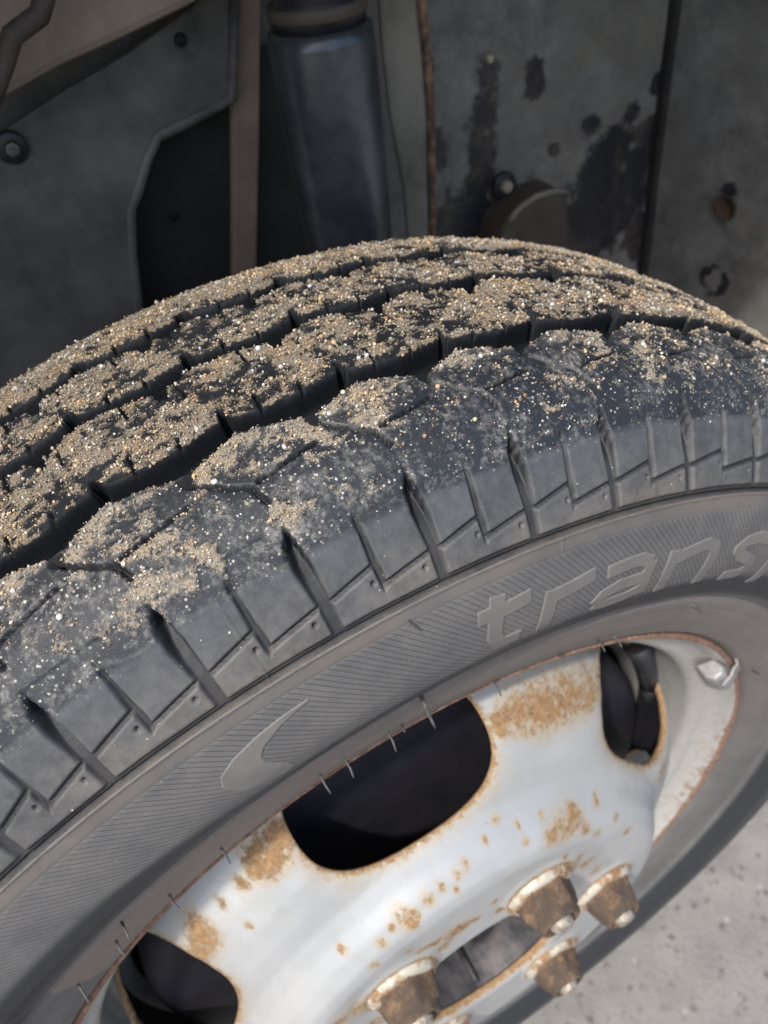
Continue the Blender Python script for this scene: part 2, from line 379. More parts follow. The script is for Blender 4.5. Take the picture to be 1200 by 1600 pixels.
# shoulder: main slots, minor slots, diagonals, band, dimples (r in mm)
side = (X > -12)
def sp_(rr, pts): a = np.array(sorted(pts)); return np.interp(rr, a[:, 0], a[:, 1])
mf = (fr_ + .5) % 1 - .5                                # main slot centred at 0
Lm = sp_(R_, [(284, -.068), (294, -.078), (303, -.115), (308, -.11), (311, -.055), (313.3, -.02), (315, .0)])
Rm = sp_(R_, [(284, .055), (294, .055), (302, .05), (306, .032), (310, .003), (313.3, -.015), (315, -.01)])
dep = sp_(R_, [(283, 1.5), (294, 1.7), (299, 2.5), (304, 4.2), (309, 5.6), (312.5, 4.8), (314, .5)])
d = np.minimum((mf - Lm) * P, (Rm - mf) * P); dl = (mf - Lm) * P
c_ = -dep * sstep(-.1, 1, dl / np.maximum(.8 + (dep - 1.1) * .6, .8)) * sstep(-.1, .75, (Rm - mf) * P)
h = np.where(side & (R_ > 283.4) & (R_ < 314.5), np.minimum(h, c_), h)
Ln = sp_(R_, [(289, .462), (290.5, .452), (297, .438), (308, .452), (311, .48)]); Rn = sp_(R_, [(289, .47), (290.7, .515), (293, .528), (298, .512), (308, .498), (311, .482)])
d = np.minimum((fr_ - Ln) * P, (Rn - fr_) * P); d = np.where(side & (R_ < 310) & (R_ > 289.3), d, -9)
h = np.minimum(h, -sp_(R_, [(290, 1.6), (300, 1.7), (306, 1.5), (309.5, .3)]) * sstep(-.1, .7, d))
def diag(u0, r0, u1, r1, hw):
    du = fr_ - u0; ax = du * P; bb = (u1 - u0) * P; t = np.clip((ax * bb + (R_ - r0) * (r1 - r0)) / (bb ** 2 + (r1 - r0) ** 2), 0, 1)
    d = hw - np.hypot(ax - t * bb, R_ - r0 - t * (r1 - r0)); return np.where(side & (R_ < 300), d, -9)
for a in ((.04, 293.2, .45, 296.2, .85), (.50, 290.9, .93, 293.3, .85)):
    h = np.minimum(h, -1.5 * sstep(-.15, .6, diag(*a)))
for u0, r0 in ((.855, 290.3), (.405, 292.4)):
    d = .75 - np.hypot((fr_ - u0) * P, R_ - r0); h = np.minimum(h, -1.3 * sstep(-.2, .5, np.where(side, d, -9)))
    d = 1.0 - np.hypot((fr_ - u0) * P + 1.2, R_ - r0 - .5); h = np.where(side, h + .25 * sstep(0, 1, d), h)
band = np.minimum(R_ - 283.7, 286.3 - R_ + (fbm(U * 3, 0 * R_, 2) - .5) * .2)
h = np.where(side, np.minimum(h, -1.3 * sstep(-.2, .6, band)), h)
h = np.where(side, np.minimum(h, -2.6 * sstep(-.2, .35, .5 - np.abs(R_ - 284.1))), h)
ridge_edge = .55 * np.exp(-((R_ - 283.0 + (fbm(U * 14, 0 * R_, 3) - .5) * .35) / .38) ** 2); h = np.where(side, h + ridge_edge, h)
h = np.where(side & (R_ < 283.2) & (R_ > 277.9), h + .25 * sstep(277.9, 278.5, R_), h)
# wear step between the scuffed tread edge and the shoulder blocks
we = 306.5 + (fbm(U * 2.2, 0 * R_ + 3, 4) - .5) * 5
h = np.where(side & (R_ > 285), h - .22 * sstep(0, .7, R_ - we) * (R_ < 312.5), h)
# mould vent lines, wear triangle
for th_, r0, r1 in ((-9.1, 283.2, 305.5), (-9.1 + 76, 283, 305), (9.6, 278.5, 283)):
    d = .22 - np.abs((TH - RAD(th_) + (R_ - 295) * .00008) * R_); h = np.where(side & (R_ > r0) & (R_ < r1), np.maximum(h, h + .35 * sstep(-.15, .15, d)), h)
ta, tb = (TH - RAD(15.72)) * R_, R_ - 288.0
td = np.maximum(np.maximum(-tb - 1.1, tb * .5 + ta * .95 - .85), tb * .5 - ta * .95 - .85)
h = np.where(side & (np.abs(ta) < 4), h - .5 * sstep(.32, .12, np.abs(td + .25)), h)
# bead rings
h = np.where((X > -20) & (R_ < 240), h - .9 * np.exp(-((R_ - 228.8) / .7) ** 2) + .25 * np.exp(-((R_ - 226.4) / .8) ** 2) - .25 * np.exp(-((R_ - 221.5) / .35) ** 2), h)
h = h + (fbm(U * 5, X * .13 + R_ * .1, 4) - .5) * .35 * (h > -.5) * (R_ > 286)
# ---- sand field
clus = [(-10.0,-13.7,10.0),(-11.6,-18.1,5.0),(-4.4,-6.8,6.2),(-4.4,-2.7,3.0),(-11.6,-4.9,7.5),(-12.5,-5.4,5.0),(-9.7,-1.5,3.0),(2.3,-19.5,6.2),(1.2,-18.9,5.0),(-5.6,-32.2,7.5),(-6.7,-26.0,7.5),(-3.3,-25.9,7.5),(-4.5,-20.2,5.0),(-12.8,-30.2,7.5),(-13.6,-22.2,5.0),(-8.3,-4.9,3.5),(11.6,-13.8,3.8),(16.1,-17.0,5.0),(18.8,-18.2,7.5),(-1.2,-26.5,6.2),(-0.7,-17.2,6.2),(2.0,-9.8,3.8),(24.9,-14.4,7.5),(22.4,-20.6,5.0),(9.3,-21.9,2.5),(10.7,-12.7,2.0),(13.3,-1.1,2.0),(21.8,1.0,2.0)]
def sandfield(th, x, r, hh):
    th = np.asarray(th); a = th * 323
    n1 = fbm(a * .09 + 40, x * .11 + 9, 5, .6); n2 = fbm(a * .26 + 4, x * .42 + 70, 5, .68)
    base = sstep(-26, -40, x) * .345 + .20 * sstep(-8, -24, x)
    base = base * (1 - .45 * sstep(RAD(8), RAD(26), th) * (x > -40)) + .22 * sstep(-100, -108, x)
    edge = np.exp(-((x + 30) / 4.0) ** 2) * .30
    v = base + edge + (n1 - .5) * 1.2 + (n2 - .5) * 1.9
    for ct, cx, cr in clus:
        v = v + .5 * np.exp(-(((a - RAD(ct) * 323) ** 2 + (x - cx) ** 2) / (cr * .85) ** 2))
    v = np.where(r < 311, v - (311 - r) * .09, v)
    v = v - 1.5 * sstep(-.15, -1.3, hh)
    return v
sand = sandfield(TH + 0 * X, X + 0 * TH, R_ + 0 * TH, h)
bed = sstep(.34, .6, sand) * sstep(-.45, -.05, h)
h = h + bed * (.05 + .75 * fbm(U * 14, X * .42, 4, .65) ** 1.3)
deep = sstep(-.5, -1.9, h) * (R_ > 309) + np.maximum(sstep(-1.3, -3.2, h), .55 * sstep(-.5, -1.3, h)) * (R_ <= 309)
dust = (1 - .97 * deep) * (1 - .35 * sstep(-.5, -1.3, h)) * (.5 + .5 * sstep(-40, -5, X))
smear = sstep(-38, -16, X) * sstep(303, 309, R_) * (.4 + .6 * fbm(U * 2.5, X * .1, 3)) * (1 - deep)
smear = np.maximum(smear, .8 * np.exp(-((R_ - we - .8) / 1.1) ** 2) * (R_ > 300) * side * fbm(U * 8, R_ * .2, 3) * (h > -.8))
RR = br[:, None] + nrn[:, None] * h / 1000; XX = bx[:, None] + nxn[:, None] * h / 1000
# tyre weight bulge is ignored; vertices
V = np.stack([XX + 0 * TH, RR * np.sin(TH), RR * np.cos(TH)], -1).reshape(-1, 3)
def part_rows(name, r0, r1, mat, attrs, label=None):
    idx = slice(r0 * NC, r1 * NC)
    me = mesh_np(name, V[idx], grid_faces(r1 - r0, NC, True), True, {k: np.broadcast_to(a, (NR, NC))[r0:r1].ravel() for k, a in attrs.items()})
    o = link(name, me, mat, tyre)
    if label: o['label'] = label
    return o
iside = np.argmin(np.where(bx > 0, np.abs(br * 1000 - 283.2), 9e9)); ig = [int(np.argmin(np.where(br > .31, np.abs(bx * 1000 - v), 9e9))) for v in (-36.6, -70.8, -100.8)]
RB = np.broadcast_to(R_, (NR, NC))
ridge = sstep(277.9, 277.2, R_) * sstep(243, 249, R_) * (R_ < 279) * (X > 0) + 0 * TH
bead = sstep(229.5, 226.5, R_) * (X > -20) * (.45 + .6 * sstep(RAD(10), RAD(-30), TH)) * (1 - .75 * sstep(RAD(60), RAD(100), TH)) + 0 * TH
brown = (sstep(277.5, 279, R_) * .5 + .5 * np.exp(-((R_ - 295) / 9) ** 2) * sstep(RAD(10), RAD(20), TH)) * fbm(U * 1.3, R_ * .05, 3) * 1.2
deeps = sstep(-.35, -.9, h) * .5
part_rows('sidewall', 0, iside + 1, MAT['side'], dict(ridge=ridge, bead=np.clip(bead, 0, 1), brown=brown * 1.0, deep=np.clip(.95 * sstep(231, 233.5, R_) * sstep(0, -5, R_ - 251 - 9 * sstep(RAD(-10), RAD(-28), TH)) * (.6 + .4 * sstep(230, 238, R_ - 6 * sstep(RAD(-15), RAD(-30), TH))) + .75 * sstep(RAD(80), RAD(110), TH) * sstep(231, 240, R_), 0, 1) * np.ones((NR, NC))))  # last mask: shade strip below the bulge put into the colour, plus darker lower sidewall
sh = part_rows('shoulder_rib', iside, ig[0] + 1, None, dict(sand=sand * (R_ > 300), dust=dust, smear=smear), 'outer shoulder rib with stepped slots, scuffed and dusted with pale grit')
for a, b in ((ig[0], ig[1]), (ig[1], ig[2])): part_rows('tread_rib', a, b + 1, MAT['tread'], dict(sand=sand, dust=dust, smear=smear))
iend = int(np.argmin(np.where(bx < -.10, np.abs(br * 1000 - 300.0), 9e9)))
part_rows('far_shoulder_rib', ig[2], min(NR, iend + 1), MAT['tread'], dict(sand=sand, dust=dust, smear=smear))
part_rows('inner_sidewall', min(NR, iend + 1) - 1, NR, MAT['side'], dict(ridge=ridge * 0, bead=bead * 0, brown=brown * 0, deep=deeps * 0))
# the shoulder blocks share the sidewall's grey-brown dust low down and the tread's blue-black rubber higher up
def m_shoulder():
    n = N('shoulder_rubber')
    big = n.noise(60, 5, .65); fine = n.noise(900, 4, .7); mid = n.noise(240, 5, .7); dust_ = n.attr('dust')
    x = n.new('SeparateXYZ'); n.l(n.obj(), x.inputs[0])
    rr = n.math('SQRT', n.math('ADD', n.math('MULTIPLY', x.outputs['Y'], x.outputs['Y']), n.math('MULTIPLY', x.outputs['Z'], x.outputs['Z'])))
    rr = n.math('ADD', rr, n.math('MULTIPLY', n.math('SUBTRACT', n.noise(50, 4), .5), .012))
    low = n.ramp(n.math('MULTIPLY', n.math('SUBTRACT', rr, .28), 25), (.12, 1), (.62, 0))
    dcol = n.mix(low, n.mix(n.ramp(n.attr('smear'), (.1, 0), (.45, 1)), (.074, .080, .087), (.017, .021, .027)), n.mix(n.ramp(n.noise(35, 4), (.4, 0), (.6, 1)), (.100, .098, .096), (.132, .121, .109)))
    d = n.math('MULTIPLY', dust_, n.ramp(n.math('ADD', n.math('MULTIPLY', big, .5), n.math('MULTIPLY', mid, .5)), (.32, .5), (.6, 1)))
    c = n.mix(d, (.008, .009, .012), dcol)
    sm_ = n.math('MULTIPLY', n.attr('smear'), n.ramp(n.math('ADD', n.math('MULTIPLY', n.noise(420, 9, .8), .6), n.math('MULTIPLY', n.noise(70, 5, .7, dist=.2), .4)), (.50, 0), (.645, .75)))
    c = n.mix(sm_, c, (.37, .355, .33))
    sp = n.math('MULTIPLY', n.attr('smear'), n.ramp(n.voro(560), (.16, 1), (.24, 0)))
    c = n.mix(n.math('MULTIPLY', sp, n.ramp(n.noise(120, 3), (.42, 0), (.54, 1))), c, (.50, .47, .41))
    s2 = n.math('MULTIPLY', n.ramp(n.voro(240), (.03, 1), (.05, 0)), n.ramp(n.noise(60, 2), (.5, 0), (.56, 1)))
    c = n.mix(s2, c, (.6, .58, .53))
    g = n.ramp(n.noise(1500, 3, .8), (.3, (.09, .078, .062)), (.5, (.26, .22, .165)), (.72, (.46, .41, .32)))
    s = n.ramp(n.math('ADD', n.attr('sand'), n.math('MULTIPLY', n.math('SUBTRACT', n.noise(620, 6, .8), .5), 1.9)), (.44, 0), (.72, .9))
    c = n.mix(s, c, g)
    b = n.bump(n.noise(1400, 4, .8), .35, .0004); b = n.bump(mid, .25, .0005, b)
    return n.out(c, n.mix(s, n.ramp(fine, (.3, .45), (.7, .62)), .95), b, spec=.45)
sh.data.materials.append(m_shoulder())

# ---- raised letters and swoosh: small height-field patches standing on the sidewall
def surf(r):                                            # sidewall x and normal at radius r (metres)
    i = (fx > 0) & (fr < .284) & (fr > .228); o = np.argsort(fr[i]); rr = fr[i][o]; xx = fx[i][o]
    x = np.interp(r, rr, xx); dx = (np.interp(r + .001, rr, xx) - np.interp(r - .001, rr, xx)) / .002
    l = np.hypot(1, dx); return x, 1 / l, -dx / l
def patch(name, sdf, t0, t1, r0, r1, hh, mat, st=.00028):
    tn = np.arange(RAD(t0), RAD(t1), st / .26); rn = np.arange(r0, r1, st * 1000) ; T, Rm_ = np.meshgrid(tn, rn)
    D = sdf(T, Rm_); H = -.2 + (hh + .2) * sstep(-.32, .12, -D)
    x, n_x, n_r = surf(Rm_ / 1000); r = Rm_ / 1000 + n_r * H / 1000; x = x + n_x * H / 1000
    Vp = np.stack([x, r * np.sin(T), r * np.cos(T)], -1).reshape(-1, 3); F = grid_faces(*T.shape)[:, ::1]
    Fk = F[(D.ravel()[F] < .6).any(1)]; used, inv = np.unique(Fk, return_inverse=True)
    return link(name, mesh_np(name, Vp[used], inv.reshape(-1, 4)), mat, tyre)
def strokes(lines, wd):
    L = []; J = []
    for pl_ in lines:
        p = np.array(pl_, float); p = np.c_[np.radians(p[:, 0]) * 260, p[:, 1]]
        w_ = wd
        for a, b in zip(p[:-1], p[1:]): L.append((a, b, w_))
        J += list(p[1:-1])
    def f(T, Rr):
        a_ = T * 260; D = np.full(T.shape, 9.0)
        for a, b, w_ in L:
            dx, dy = b - a; t = np.clip(((a_ - a[0]) * dx + (Rr - a[1]) * dy) / (dx * dx + dy * dy), 0, 1)
            ln_ = math.hypot(dx, dy); al = ((a_ - a[0]) * dx + (Rr - a[1]) * dy) / ln_; pp = np.abs((a_ - a[0]) * dy - (Rr - a[1]) * dx) / ln_
            D = np.minimum(D, np.maximum(pp - w_ / 2, np.maximum(-al - w_ * .12, al - ln_ - w_ * .12)))
            for jx in J: D = np.minimum(D, np.hypot(a_ - jx[0], Rr - jx[1]) - w_ / 2)
        return D
    return f
LET = {'t': [[(4.83, 272.5), (4.61, 265.7), (4.45, 258.1), (4.9, 253.6), (6.5, 253.2)], [(3.46, 267.9), (5.46, 267.4), (7.16, 268.1)]],
 'r': [[(9.0, 266.2), (8.8, 260.1), (8.65, 251.8)], [(8.97, 264.2), (10.66, 265.0), (12.4, 266.6)]],
 'a': [[(13.77, 265.4), (15.35, 266.2), (16.7, 266.4), (17.7, 264.5)], [(17.8, 264.1), (17.68, 258.4), (17.85, 251.1)], [(17.05, 258.6), (15.06, 258.4), (13.72, 256.4), (13.2, 253.3)], [(13.4, 251.9), (14.57, 250.8), (16.28, 251.2), (17.6, 253.4)]],
 'n': [[(20.09, 265.7), (20.04, 258.1), (20.4, 249.2)], [(20.6, 263.2), (22.2, 264.9), (23.6, 266.3), (24.6, 264.8), (24.85, 261.1), (24.8, 255.3), (25.1, 248.6)]],
 's': [[(31.6, 266.0), (30.2, 266.8), (28.74, 265.2), (27.9, 262.2), (28.78, 259.2), (30.7, 256.6), (31.2, 253), (30.2, 250.2), (28.4, 249.4)]],
 'p': [[(33.7, 266), (34.1, 256), (34.6, 244.8)], [(34.2, 265), (36.5, 266.5), (38.4, 262), (37.8, 256), (35.4, 253.6)]]}
lblname = {'t': 'letter t', 'r': 'letter r', 'a': 'letter a', 'n': 'letter n', 's': 'letter s', 'p': 'letter at the picture edge'}
for k, ln in LET.items():
    pts_ = [p for l in ln for p in l]; ts = [p[0] for p in pts_]; rs_ = [p[1] for p in pts_]
    o = patch('letter', strokes(ln, 5.2 if k in 'tr' else 4.8), min(ts) - 1.0, max(ts) + 1.0, max(min(rs_) - 4, 236), max(rs_) + 4, .45, MAT['letter'])
    o['label'] = 'raised ' + lblname[k] + ' on the sidewall'
SW = [(-7.96, 272.6), (-9.67, 272.3), (-11.48, 271.2), (-13.24, 269.2), (-14.34, 266.5), (-14.75, 263.0), (-14.45, 258.5), (-13.6, 254.6), (-12.5, 251.8), (-11.5, 250.6), (-10.9, 251.6), (-11.1, 254.6), (-11.6, 258.0), (-12.0, 260.8), (-12.05, 264.0), (-11.5, 267.2), (-9.9, 270.6)]
def polysdf(poly):
    p = np.array(poly, float); p = np.c_[np.radians(p[:, 0]) * 260, p[:, 1]]
    def f(T, Rr):
        a_ = T * 260; D = np.full(T.shape, 99.0); ins = np.zeros(T.shape, bool)
        for a, b in zip(p, np.roll(p, -1, 0)):
            dx, dy = b - a; t = np.clip(((a_ - a[0]) * dx + (Rr - a[1]) * dy) / (dx * dx + dy * dy), 0, 1)
            D = np.minimum(D, np.hypot(a_ - a[0] - t * dx, Rr - a[1] - t * dy))
            cr = ((a[1] > Rr) != (b[1] > Rr)) & (a_ < (b[0] - a[0]) * (Rr - a[1]) / (b[1] - a[1] + 1e-12) + a[0]); ins ^= cr
        return np.where(ins, -D, D) - .3
    return f
o = patch('swoosh', polysdf(SW), -16, -6.5, 244, 275, .3, MAT['letter']); o['label'] = 'smooth raised crescent beside the lettering'
# ---- rubber vent hairs
HR = [(3.1,30.1,200.9,9.1,29.6,199.5),(10.2,-1.5,226.8,16.2,-1.0,216.5),(7.3,-14.8,213.8,13.3,-15.1,209.8),(6.8,-9.0,212.2,10.8,-9.8,213.9),(7.3,-31.5,212.1,13.3,-31.3,208.6),(7.3,-40.6,210.3,13.3,-40.1,206.6),(7.4,-79.0,199.5,13.4,-78.1,198.4),(7.0,-100.5,187.8,13.0,-98.9,188.0),(9.9,-115.5,193.8,15.9,-114.8,192.8),(8.0,-122.0,179.9,14.0,-120.4,178.7),(8.0,-140.6,166.0,14.0,-139.5,162.0),(4.4,59.4,197.8,10.4,57.8,198.1),(5.9,83.0,193.2,11.9,83.4,191.5),(17.1,-4.3,278.7,21.1,-5.1,279.9),(9.7,120.4,189.7,12.7,124.4,184.9),(4.9,77.6,192.7,10.9,75.7,193.8),(4.2,191.1,77.2,10.2,189.1,82.3)]
for i, v in enumerate(HR):
    a = Vector(v[:3]) / 1000; b = Vector(v[3:]) / 1000; mid_ = (a + b) / 2 + Vector((.0006, .0003 * (-1) ** i, .0008))
    rd = .0006 if i == 1 else .0004
    link('rubber_hair', tube_mesh('rubber_hair', [a - (b - a) * .12, a.lerp(mid_, .6), mid_, mid_.lerp(b, .6), b], [rd * 1.3, rd, rd, rd * .9, rd * .6], 6), MAT['hair'], tyre)

# ------------------------------------------------------------ rim
rim = empty('rim'); rim.parent = wheel; rim.location = (0, 0, ZH)
bar = dense([(-.0055, .1998), (-.0010, .2003), (.0014, .1997), (.0018, .1984), (.0004, .1966), (-.0030, .1945), (-.0080, .1915), (-.0115, .187), (-.0130, .182), (-.0170, .1788), (-.026, .1780), (-.040, .1765), (-.0455, .1735), (-.0475, .166), (-.049, .1585), (-.060, .157), (-.085, .158), (-.100, .168), (-.118, .176), (-.130, .186), (-.138, .199)], .001, 3)
nb = 540; thb = np.radians(np.linspace(0, 360, nb, endpoint=False))
lipn = fbm(np.degrees(thb)[None, :] * .12, bar[:, 1][:, None] * 300, 3)
side_r = sstep(75, 92, np.degrees(thb)) * sstep(140, 110, np.degrees(thb))
rustb = sstep(.1955, .1985, bar[:, 1])[:, None] * .8 + .15 * lipn + (side_r[None, :] * .33 * sstep(.184, .196, bar[:, 1])[:, None] * (bar[:, 0] > -.02)[:, None])
Vb = np.stack([np.repeat(bar[:, 0], nb), (bar[:, 1][:, None] * np.sin(thb)).ravel(), (bar[:, 1][:, None] * np.cos(thb)).ravel()], 1)
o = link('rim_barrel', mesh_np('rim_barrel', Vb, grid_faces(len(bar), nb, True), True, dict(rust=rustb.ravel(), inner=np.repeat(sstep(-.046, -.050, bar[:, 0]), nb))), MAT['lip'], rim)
m = o.modifiers.new('s', 'SOLIDIFY'); m.thickness = .0022; m.offset = 1
# wheel disc
DP = dense([(.0262, .0520), (.0288, .0524), (.0303, .0540), (.0308, .058), (.0305, .066), (.0305, .095), (.0302, .104), (.0285, .110), (.0235, .116), (.0165, .121), (.0110, .127), (.0070, .136), (.0010, .146), (-.0070, .155), (-.017, .1625), (-.025, .1665), (-.036, .1685), (-.0475, .1695)], .00085, 4)
nd = 1000; thd = np.radians(np.linspace(-180, 180, nd, endpoint=False)); DX, DRr = DP[:, 0][:, None], DP[:, 1][:, None]
wc = np.radians(-5 + 60 * np.arange(6)); da = (thd[None, :] - RAD(-5) + RAD(30)) % RAD(60) - RAD(30)
sdist = np.cumsum(np.r_[0, np.hypot(*np.diff(DP, axis=0).T)])[:, None]
s_in = np.interp(.1285, DP[:, 1][DP[:, 0] < .012], sdist[:, 0][DP[:, 0] < .012]); s_out = np.interp(.038, -DP[:, 0], sdist[:, 0])
sc_ = np.interp(.158, DP[:, 1], sdist[:, 0]); hs = sc_ - s_in; ea = .0458; ho = s_out - sc_
A_ = np.abs(da) * DRr; B_ = np.where(sdist > sc_, np.abs(sdist - sc_) * hs / ho, np.abs(sdist - sc_)); pe = 2.35
rho = ((A_ / ea) ** pe + (B_ / hs) ** pe) ** (1 / pe); wsdf = (rho - 1) * min(ea, hs) * 1000
wsdf = np.where(DX < .02, wsdf, 99)
undul = .0016 * np.cos((DRr - .104) / .0105 * PI) * sstep(.098, .104, DRr) * sstep(.126, .118, DRr)
an6 = (thd[None, :] - RAD(-35) + RAD(30)) % RAD(60) - RAD(30); nutd = np.hypot(an6 * .074, DRr - .074)
XD = DX + .0012 * sstep(.023, .018, nutd) * (DX > .02) - .0028 * np.exp(-np.clip(wsdf, 0, 99) / 3.0) * (DX < .02) + 0 * thd
Vd = np.stack([XD, DRr * np.sin(thd), DRr * np.cos(thd)], -1)
F = grid_faces(len(DP), nd, True); wf = wsdf.ravel(); keep = wf[F].mean(1) > 0
cnt = np.zeros(len(wf), int); np.add.at(cnt, F[keep].ravel(), 1); bnd = (cnt > 0) & (cnt < 4) & (wf < 6) & (wf > -6)
gr, gc = np.gradient(wsdf); grs = np.gradient(sdist[:, 0])[:, None] * 1000; gcs = DRr * (2 * PI / nd) * 1000
gx_, gy_ = gr / grs, gc / gcs; g2 = np.maximum(gx_ ** 2 + gy_ ** 2, .3)
ds_, da_ = -wsdf * gx_ / g2 / 1000, -wsdf * gy_ / g2 / 1000
ds_, da_ = np.where(bnd.reshape(wsdf.shape), ds_, 0), np.where(bnd.reshape(wsdf.shape), da_, 0)
s2 = np.clip(sdist + ds_, 0, sdist[-1, 0]); r2 = np.interp(s2, sdist[:, 0], DP[:, 1]); x2 = np.interp(s2, sdist[:, 0], DP[:, 0]); t2 = thd[None, :] + da_ / DRr
bb_ = bnd.reshape(wsdf.shape)
Vd = np.stack([np.where(bb_, x2 - .0028, XD), np.where(bb_, r2, DRr) * np.sin(t2), np.where(bb_, r2, DRr) * np.cos(t2)], -1).reshape(-1, 3)
RS = [(44,150,6.7),(54,146,7.6),(64,142,7.8),(75,137,7.9),(87,131,7.3),(98,125,5.9),(36,150,3.7),(48,103,5.7),(56,100,4.1),(40,105,4.0),(59,93,3.4),(55,104,2.5),(28,111,1.6),(-71,142,5.9),(-64,145,5.8),(-76,139,4.5),(-60,149,3.6),(-84,134,3.0),(-105,119,4.7),(-107,114,5.6),(-111,107,4.9),(-115,103,3.3),(0,117,1.9),(-5,116,1.9),(-13,115,1.9),(-32,110,3.9),(-30,107,2.3),(-27,110,2.3),(-38,108,1.6),(-59,103,2.0),(-15,78,6.7),(-8,79,4.2),(-24,81,3.3),(-2,77,2.5),(60,57,4.6),(67,38,3.8),(55,71,2.6),(52,64,3.6),(-62,62,8.7),(-61,25,7.6),(-75,58,4.4),(-56,70,3.4),(133,33,6.2)]
rust = np.zeros(len(Vd)); Y, Z = Vd[:, 1] * 1000, Vd[:, 2] * 1000
q_ = np.ones(len(Vd))
RS += [(20,122,2.2),(12,119,1.6),(28,116,1.3),(-20,113,2.6),(-8,112,1.5),(-44,104,2.2),(-50,95,2.5),(-35,90,1.8),(40,112,1.6),(70,95,2.2),(64,84,2.6),(78,80,2.0),(46,84,2.4),(30,82,2.6),(8,84,2.2),(-30,82,3.2),(-40,76,3.5),(84,62,3),(-94,128,2.4),(-88,120,1.8),(112,95,2.2),(-20,68,4),(10,70,3.5),(28,64,3),(-48,50,4)]
for y, z, s_ in RS: q_ *= 1 - .55 * np.exp(-.5 * (((Y - y) ** 2 + (Z - z) ** 2) / (s_ * .95) ** 2) ** 1.3)
rust = 1 - q_; rust = np.where(rust > .1, rust * (.55 + .75 * fbm(Y * .35, Z * .35, 4, .65)), rust)
rust = np.maximum(rust, .62 * np.exp(-np.clip(wf, 0, 99) / 3.2)); rust = np.maximum(rust, (.58 * sstep(.022, .0175, nutd) * (DX > .02)).ravel() * (.5 + fbm(Y * .1, Z * .1, 3)))
rust = np.maximum(rust, np.where(np.hypot(Y, Z) < 60, .6 * sstep(55.5, 52.5, np.hypot(Y, Z)), 0))
Fk = F[keep]; used, inv = np.unique(Fk, return_inverse=True)
disc = link('wheel_disc', mesh_np('wheel_disc', Vd[used], inv.reshape(-1, 4), True, dict(rust=rust[used])), MAT['disc'], rim)
disc['label'] = 'silver painted disc with oval windows and patches of rust'
disc.location.x += .003; disc.data.materials.append(MAT['drum']); m = disc.modifiers.new('s', 'SOLIDIFY'); m.thickness = .0032; m.offset = -1; m.material_offset = 1; m.material_offset_rim = 0
# nuts, washers, studs
def cone(name, x0, x1, r0, r1, n, smooth, rot=0, capin=True):
    bm = bmesh.new(); A = [bm.verts.new((x0, r0 * math.sin(2 * PI * k / n + rot), r0 * math.cos(2 * PI * k / n + rot))) for k in range(n)]
    B = [bm.verts.new((x1, r1 * math.sin(2 * PI * k / n + rot), r1 * math.cos(2 * PI * k / n + rot))) for k in range(n)]
    for k in range(n): bm.faces.new((A[k], A[(k + 1) % n], B[(k + 1) % n], B[k]))
    bm.faces.new(A); bm.faces.new(B); return bm_mesh(name, bm, False)
nutprof = [(.0, .0168), (.0025, .0172), (.0040, .0160)]
seg_n = 6
def nut_mesh():
    n = 48; prof = [(.0035, .0140, 1), (.006, .0138, 1), (.012, .0127, .9), (.0165, .0116, .4), (.0168, .0108, 0), (.0200, .0103, 0), (.0208, .0096, 0), (.0206, .0086, 0), (.0190, .0080, 0), (.010, .0078, 0), (.008, .003, 0)]
    V = []
    for x, r, hx in prof:
        for k in range(n):
            a = 2 * PI * k / n; ap = math.cos(PI / 6) / math.cos(((a + PI / 6) % (PI / 3)) - PI / 6)
            rr = r * (1 + hx * 1.35 * (ap - .93)); V.append((x, rr * math.sin(a), rr * math.cos(a)))
    return mesh_np('nut', V, grid_faces(len(prof), n, True)[:, ::-1])
me_nut = nut_mesh(); me_nut.materials.append(MAT['nut'])
me_w = revolve('washer', [(-.001, .0188), (.0008, .0196), (.0024, .0192), (.0030, .0178), (.0044, .0172), (.0058, .0160), (.0066, .0142), (.0066, .010)], 40); me_w.materials.append(MAT['washer'])
me_s = revolve('stud', [(.008, .0060)] + [(.0125 + .0007 * k, .0060 if k % 2 else .0054) for k in range(13)] + [(.0225, .0050), (.0231, .0040), (.0232, .0002)], 24); me_s.materials.append(MAT['stud'])
proto = None
for k in range(6):
    th = RAD(-35 + 60 * k); p = Vector((.0312, .074 * math.sin(th), .074 * math.cos(th)))
    if proto is None:
        proto = bpy.data.objects.new('lug_nut', me_nut); col.objects.link(proto); proto.parent = wheel; kids = []
        for nm, me in (('washer', me_w), ('stud', me_s)):
            c = bpy.data.objects.new(nm, me); col.objects.link(c); c.parent = proto; kids.append(c)
        g = proto
    else:
        g = proto.copy(); col.objects.link(g)
        for c in kids:
            d_ = c.copy(); col.objects.link(d_); d_.parent = g
    g.location = p + Vector((.07, 0, ZH)); g.rotation_euler = (k * .7 + .3, 0, 0)
# hub recess, drum behind the windows
hub = link('hub', revolve('hub', dense([(.0288, .0517), (.020, .0508), (.006, .0500), (.002, .046), (-.012, .043), (-.016, .030), (-.006, .022), (-.004, .0005)], .001, 2), 96), MAT['hub'], wheel)
for a_ in (121, 183, 236, 300, 20):
    t_ = RAD(a_); c_, s_ = math.cos(t_), math.sin(t_); p0 = Vector((.0265, .0498 * s_, .0498 * c_)); p1 = Vector((.006, .0488 * s_, .0488 * c_))
    o = link('hub_rib', tube_mesh('hub_rib', [p0, p0.lerp(p1, .15), p1], [.0012, .0019, .0021], 8), MAT['black'] if a_ % 3 else MAT['hub'], hub)
drum = link('brake_drum', revolve('brake_drum', dense([(-.022, .028), (-.024, .120), (-.027, .150), (-.036, .1555), (-.12, .1555), (-.122, .05)], .003, 2), 96), MAT['drum'], wheel)
